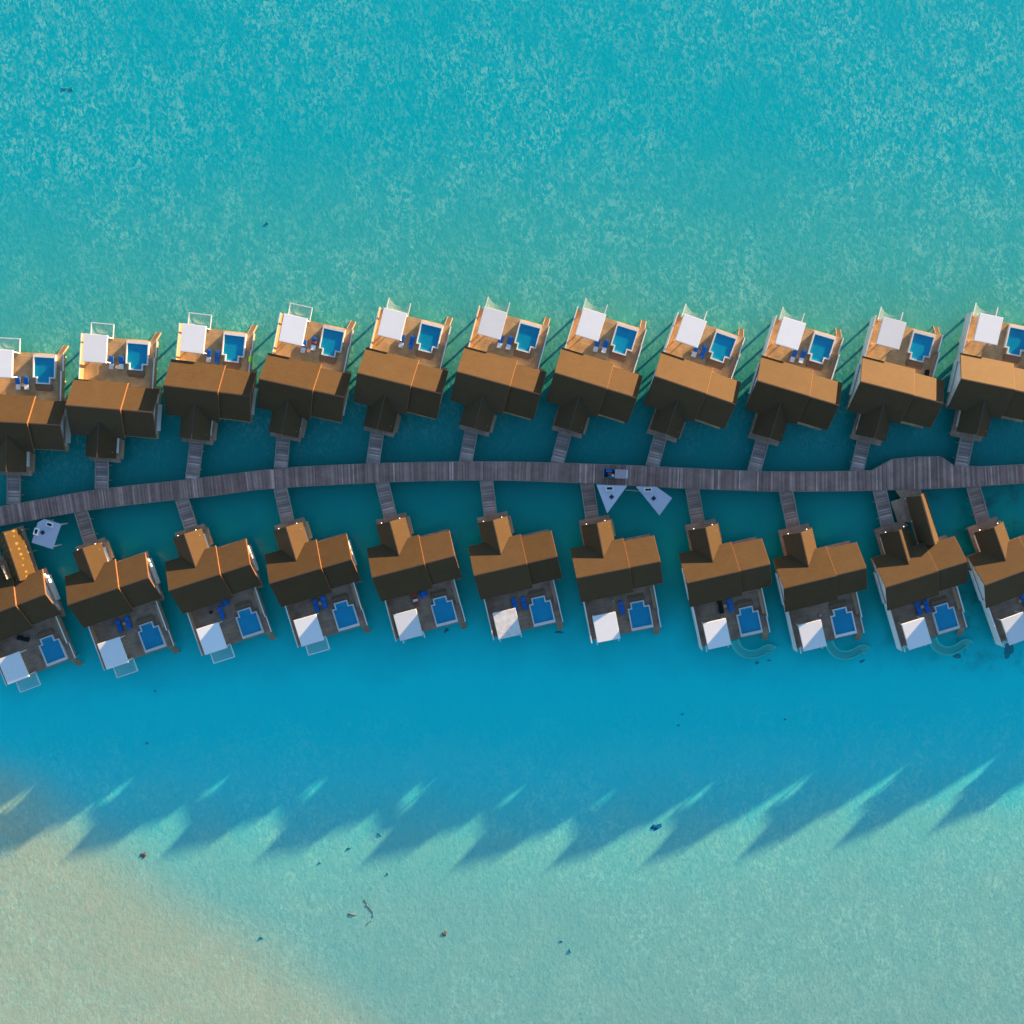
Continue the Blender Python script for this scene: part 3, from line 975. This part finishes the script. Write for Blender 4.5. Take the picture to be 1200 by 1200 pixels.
tag(r, 'cyan-railed luggage buggy with pale mauve cab roof on the boardwalk', 'buggy')
for dx, dy, w, h, z, mat, lab in ((-1.0, .36, .95, .34, .45, 'blue', 'long blue holdall along the upper side of the buggy bed'), (-.85, -.05, .62, .38, .35, 'red', 'red suitcase in the middle of the buggy bed'),
                                  (-.42, -.30, .40, .40, .42, 'towel_white', 'white bag behind the buggy seat'), (-.80, -.44, .5, .26, .5, 'teal_bag', 'teal bag at the lower side of the buggy bed'), (-1.48, 0.0, .36, .7, .4, 'charcoal', 'dark trunk at the tail of the buggy bed')):
    c, s = math.cos(R(-2)), math.sin(R(-2))
    so_ = empty('suitcase', (p.x + dx * c - dy * s, p.y + dx * s + dy * c, 1.635 + .483), R(-2 + random.uniform(-2, 2)))
    MB().box(-w / 2, w / 2, -h / 2, h / 2, 0, z).build('case', M[mat], so_, bevel=.04)
    MB().box(-.1, .1, -h / 2 - .04, -h / 2 - .001, z * .5, z * .5 + .05).build('handle', M['rubber'], so_)
    tag(so_, lab, 'luggage', 'luggage piled on the buggy')

# ------------------------------------------------------------------ coral heads and drift in the shallows
def coral(px, py, rx, ry, rot, mat, label, cat='coral', name='coral_clump'):
    rnd = random.Random(int(px * 7 + py))
    p = un(px, py, WZ)
    rx *= .75; ry *= .75
    bm = bmesh.new()
    bmesh.ops.create_icosphere(bm, subdivisions=3, radius=1.0)
    ph = [rnd.uniform(0, 6.28) for _ in range(6)]
    for v in bm.verts:
        an = math.atan2(v.co.y, v.co.x)
        k = 1 + .16 * math.sin(2 * an + ph[0]) + .14 * math.sin(3 * an + ph[1]) + .12 * math.sin(5 * an + ph[2]) + .08 * math.sin(8 * an + ph[3])
        v.co.x *= rx * k; v.co.y *= ry * k
        v.co.z = v.co.z * .07 + .02 * math.sin(7 * v.co.x + ph[4]) * math.sin(6 * v.co.y + ph[5])
    me = bpy.data.meshes.new(name)
    bm.to_mesh(me); bm.free()
    me.materials.append(M[mat])
    o = bpy.data.objects.new(name, me)
    COL.objects.link(o)
    o.location = p
    o.rotation_euler = (0, 0, R(rot))
    tag(o, label, cat, 'dark specks of coral and weed in the lagoon')


for a in ((76, 104, .5, .35, 0, 'coral', 'left dark coral speck of a pair at the top left of the lagoon'),
          (83.5, 104, .45, .35, 30, 'coral', 'right dark coral speck of a pair at the top left of the lagoon'),
          (306, 1099, .42, .32, 10, 'coral', 'round black coral speck on the sandy shallows at lower left'),
          (769, 969, 1.1, .62, 25, 'coral_blue', 'blue coral head at the tip of a lit spit, largest in the shallows'),
          (445, 978, .55, .28, -40, 'coral', 'small dark weed clump in the blue band left of centre'),
          (409, 994, .65, .22, 25, 'coral', 'thin dark weed clump in the lit shallows beside the shadow edge'),
          (375, 1011, .3, .22, 0, 'coral', 'tiny dark speck in pale shallows left of the thin weed clump'),
          (454, 1024, .3, .2, 60, 'coral', 'tiny dark speck in pale shallows right of the thin weed clump'),
          (412, 1071.5, .75, .2, -12, 'branch', 'short brownish weed strip left of the drowned branch'),
          (521, 1094, .6, .5, 40, 'branch', 'loose brown weed tuft in the pale shallows below centre'),
          (658, 1103, .32, .25, 0, 'coral', 'upper dark speck of a pair in the lower shallows'),
          (668, 1114, .22, .5, 20, 'coral', 'lower dark speck of a pair in the lower shallows'),
          (172, 871, .3, .25, 0, 'coral', 'lone dark speck in the blue band at left'),
          (182, 810, .2, .2, 0, 'coral', 'tiny dark speck just below the second lower-row villa'),
          (168, 1002, .75, .5, 30, 'branch', 'grey-brown weed tuft where the shadow meets the sandbank'),
          (795, 850, .3, .18, 0, 'coral', 'small dark speck in the blue band right of centre'),
          (799.5, 837, .32, .15, 20, 'coral', 'flat dark speck above another in the blue band'),
          (920, 843, .28, .18, 0, 'coral', 'dark speck in the blue band below the ninth lower-row villa'),
          (968, 522, 1.1, .22, -10, 'coral', 'long thin dark weed streak between upper villas near the boardwalk'),
          (976, 523.5, .9, .2, 12, 'coral', 'shorter dark weed streak touching the long one'),
          (733.5, 523, .25, .7, 5, 'coral', 'upright dark streak in the water above the buggy'),
          (876, 527, .4, .7, -20, 'coral', 'dark smudge of weed left of the ninth upper footbridge'),
          (312.5, 262, .5, .3, 20, 'coral', 'dark speck in the open lagoon above the third upper-row villa'),
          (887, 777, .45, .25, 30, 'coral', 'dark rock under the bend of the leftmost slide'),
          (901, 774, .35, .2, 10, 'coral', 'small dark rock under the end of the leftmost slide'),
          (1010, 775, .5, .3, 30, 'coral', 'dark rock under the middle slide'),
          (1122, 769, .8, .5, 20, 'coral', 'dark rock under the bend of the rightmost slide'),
          (1182, 762, 1.5, 1.0, 60, 'coral', 'broad dark weed patch beside the rightmost lower-row villa'),
          (1176, 742, .8, 1.3, -15, 'coral', 'upright dark weed patch between the tenth and rightmost lower decks'),
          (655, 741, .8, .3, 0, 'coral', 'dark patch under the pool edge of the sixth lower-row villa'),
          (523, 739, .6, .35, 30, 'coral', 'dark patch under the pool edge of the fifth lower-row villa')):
    coral(*a)
br = MB()
def limb(pp, w0, w1):
    rb = random.Random(3)
    P3 = []
    for (xa, ya), (xb, yb) in zip(pp, pp[1:]):
        for k in range(3): P3.append(un(xa + (xb - xa) * k / 3 + rb.uniform(-.5, .5), ya + (yb - ya) * k / 3, WZ + .005 + rb.uniform(-.03, .02)))
    P3.append(un(*pp[-1], WZ))
    for k, (a, b) in enumerate(zip(P3, P3[1:])): br.bar(a, b, w0 + (w1 - w0) * k / len(P3), .06)
limb(((427, 1054), (430, 1061), (436, 1069), (437.5, 1075)), .16, .06)
limb(((431, 1062), (433, 1064), (433.5, 1068)), .09, .04)
limb(((430, 1084), (432, 1081), (435, 1079)), .10, .04)
tag(br.build('drowned_branch', M['branch']), 'forked grey branch lying in the pale shallows left of centre', 'branch')

# ------------------------------------------------------------------ the lagoon
t = NT('lagoon_water')
tc = t.n('TexCoord')
pos = tc.outputs['Object']
sx = t.n('SeparateXYZ'); t.l(pos, sx.inputs[0])
X_, Y_ = sx.outputs[0], sx.outputs[1]
# the tone bands, shade painted in, follow the curve of the two rows: y' = y + k*(x-12)^2
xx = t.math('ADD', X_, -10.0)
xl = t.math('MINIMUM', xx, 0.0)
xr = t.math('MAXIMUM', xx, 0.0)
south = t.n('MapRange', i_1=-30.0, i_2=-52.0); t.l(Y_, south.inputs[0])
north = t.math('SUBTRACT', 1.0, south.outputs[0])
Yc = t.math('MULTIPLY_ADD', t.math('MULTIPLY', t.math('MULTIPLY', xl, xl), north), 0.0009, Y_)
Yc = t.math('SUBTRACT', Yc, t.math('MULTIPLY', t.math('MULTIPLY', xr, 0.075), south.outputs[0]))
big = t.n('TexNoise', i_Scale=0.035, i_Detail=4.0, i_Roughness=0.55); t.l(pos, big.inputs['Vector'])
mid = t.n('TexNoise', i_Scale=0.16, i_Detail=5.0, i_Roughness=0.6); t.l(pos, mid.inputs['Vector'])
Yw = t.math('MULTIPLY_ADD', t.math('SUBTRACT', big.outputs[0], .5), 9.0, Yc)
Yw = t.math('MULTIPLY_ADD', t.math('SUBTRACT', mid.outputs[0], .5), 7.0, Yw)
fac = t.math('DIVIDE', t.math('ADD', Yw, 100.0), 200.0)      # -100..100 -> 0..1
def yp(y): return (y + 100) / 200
tone_shade = t.ramp(fac, [  # sand and turquoise, with shade painted in between and below the rows
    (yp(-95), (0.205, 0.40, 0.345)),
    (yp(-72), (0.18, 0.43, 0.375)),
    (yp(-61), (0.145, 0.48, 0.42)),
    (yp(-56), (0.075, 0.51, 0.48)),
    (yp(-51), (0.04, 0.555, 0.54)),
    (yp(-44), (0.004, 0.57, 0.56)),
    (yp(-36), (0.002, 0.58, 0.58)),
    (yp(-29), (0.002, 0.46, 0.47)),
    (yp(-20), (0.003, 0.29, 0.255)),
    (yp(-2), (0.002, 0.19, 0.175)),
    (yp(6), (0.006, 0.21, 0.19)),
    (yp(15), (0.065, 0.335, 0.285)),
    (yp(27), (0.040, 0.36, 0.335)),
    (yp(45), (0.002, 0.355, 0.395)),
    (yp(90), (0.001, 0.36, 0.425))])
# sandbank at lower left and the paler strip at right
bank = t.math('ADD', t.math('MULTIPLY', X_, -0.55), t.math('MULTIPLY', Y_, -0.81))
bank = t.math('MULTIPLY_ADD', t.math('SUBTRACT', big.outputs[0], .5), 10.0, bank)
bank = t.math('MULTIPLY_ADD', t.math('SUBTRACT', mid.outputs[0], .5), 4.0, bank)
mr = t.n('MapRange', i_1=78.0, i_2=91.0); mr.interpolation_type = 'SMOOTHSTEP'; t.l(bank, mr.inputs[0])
tone_shade = t.mix(mr.outputs[0], tone_shade, (0.38, 0.44, 0.31))
# fine sand and ripple marks
st = t.n('Mapping'); st.inputs['Rotation'].default_value = (0, 0, R(-38)); st.inputs['Scale'].default_value = (1.0, 0.62, 1.0); t.l(pos, st.inputs[0])
st2 = t.n('Mapping'); st2.inputs['Rotation'].default_value = (0, 0, R(38)); st2.inputs['Scale'].default_value = (1.1, 0.75, 1.0); t.l(pos, st2.inputs[0])
fine = t.n('TexNoise', i_Scale=1.95, i_Detail=3.5, i_Roughness=0.62, i_Distortion=0.7); t.l(st2.outputs[0], fine.inputs['Vector'])
fl = t.ramp(fine.outputs[0], [(0.47, (0, 0, 0)), (0.59, (1, 1, 1))])
cl = t.n('TexNoise', i_Scale=0.34, i_Detail=5.0, i_Roughness=0.62, i_Distortion=0.4); t.l(st2.outputs[0], cl.inputs['Vector'])
patch = t.ramp(cl.outputs[0], [(0.36, (.12, .12, .12)), (0.60, (1, 1, 1))])
calm = t.ramp(big.outputs[0], [(0.36, (.25, .25, .25)), (0.56, (1, 1, 1))])
lit_part = t.n('MapRange', i_1=17.0, i_2=38.0); t.l(t.math('ABSOLUTE', t.math('ADD', Yc, 21.0)), lit_part.inputs[0])  # painted speckle is kept out of the shaded band around the rows
amt = t.math('MULTIPLY', t.math('MULTIPLY', t.math('MULTIPLY', fl, patch), calm), lit_part.outputs[0])
light = t.mix(1.0, t.mix(0.38, tone_shade, (0.30, 0.53, 0.44)), (1.16, 1.14, 1.10), 'MULTIPLY')
colr = t.mix(amt, tone_shade, light)
# weed film and deeper hollows between the sand ripples
gr = t.n('TexNoise', i_Scale=1.5, i_Detail=4.0, i_Roughness=0.7, i_Distortion=1.0); t.l(st.outputs[0], gr.inputs['Vector'])
gl = t.ramp(gr.outputs[0], [(0.30, (1, 1, 1)), (0.50, (0, 0, 0))])
dk = t.mix(1.0, colr, (0.62, 0.86, 0.92), 'MULTIPLY')
colr = t.mix(t.math('MULTIPLY', gl, t.math('MULTIPLY', south.outputs[0], 0.8)), colr, dk)
lp = t.ramp(mid.outputs[0], [(0.35, (0, 0, 0)), (0.65, (1, 1, 1))])
colr = t.mix(t.math('MULTIPLY', lp, 0.55), colr, t.mix(1.0, colr, (0.78, 0.95, 0.98), 'MULTIPLY'))
# dark weed mottling near the right-hand villas
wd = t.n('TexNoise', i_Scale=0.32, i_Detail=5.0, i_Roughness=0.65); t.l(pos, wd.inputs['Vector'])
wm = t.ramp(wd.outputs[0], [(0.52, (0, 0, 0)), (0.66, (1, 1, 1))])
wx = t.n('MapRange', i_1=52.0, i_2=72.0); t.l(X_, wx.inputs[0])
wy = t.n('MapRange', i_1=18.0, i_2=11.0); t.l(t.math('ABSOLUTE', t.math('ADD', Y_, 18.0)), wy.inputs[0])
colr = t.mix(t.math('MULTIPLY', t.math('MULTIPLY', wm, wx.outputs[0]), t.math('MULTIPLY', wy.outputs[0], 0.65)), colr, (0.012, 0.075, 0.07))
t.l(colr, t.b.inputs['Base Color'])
t.b.inputs['Roughness'].default_value = 0.22
t.b.inputs['IOR'].default_value = 1.33
t.b.inputs['Specular IOR Level'].default_value = 0.35
b1 = t.n('TexNoise', i_Scale=1.9, i_Detail=4.0, i_Roughness=0.6, i_Distortion=0.6); t.l(st.outputs[0], b1.inputs['Vector'])
bp = t.n('Bump', i_Strength=0.55, i_Distance=0.055)
t.l(b1.outputs[0], bp.inputs['Height'])
t.l(bp.outputs[0], t.b.inputs['Normal'])
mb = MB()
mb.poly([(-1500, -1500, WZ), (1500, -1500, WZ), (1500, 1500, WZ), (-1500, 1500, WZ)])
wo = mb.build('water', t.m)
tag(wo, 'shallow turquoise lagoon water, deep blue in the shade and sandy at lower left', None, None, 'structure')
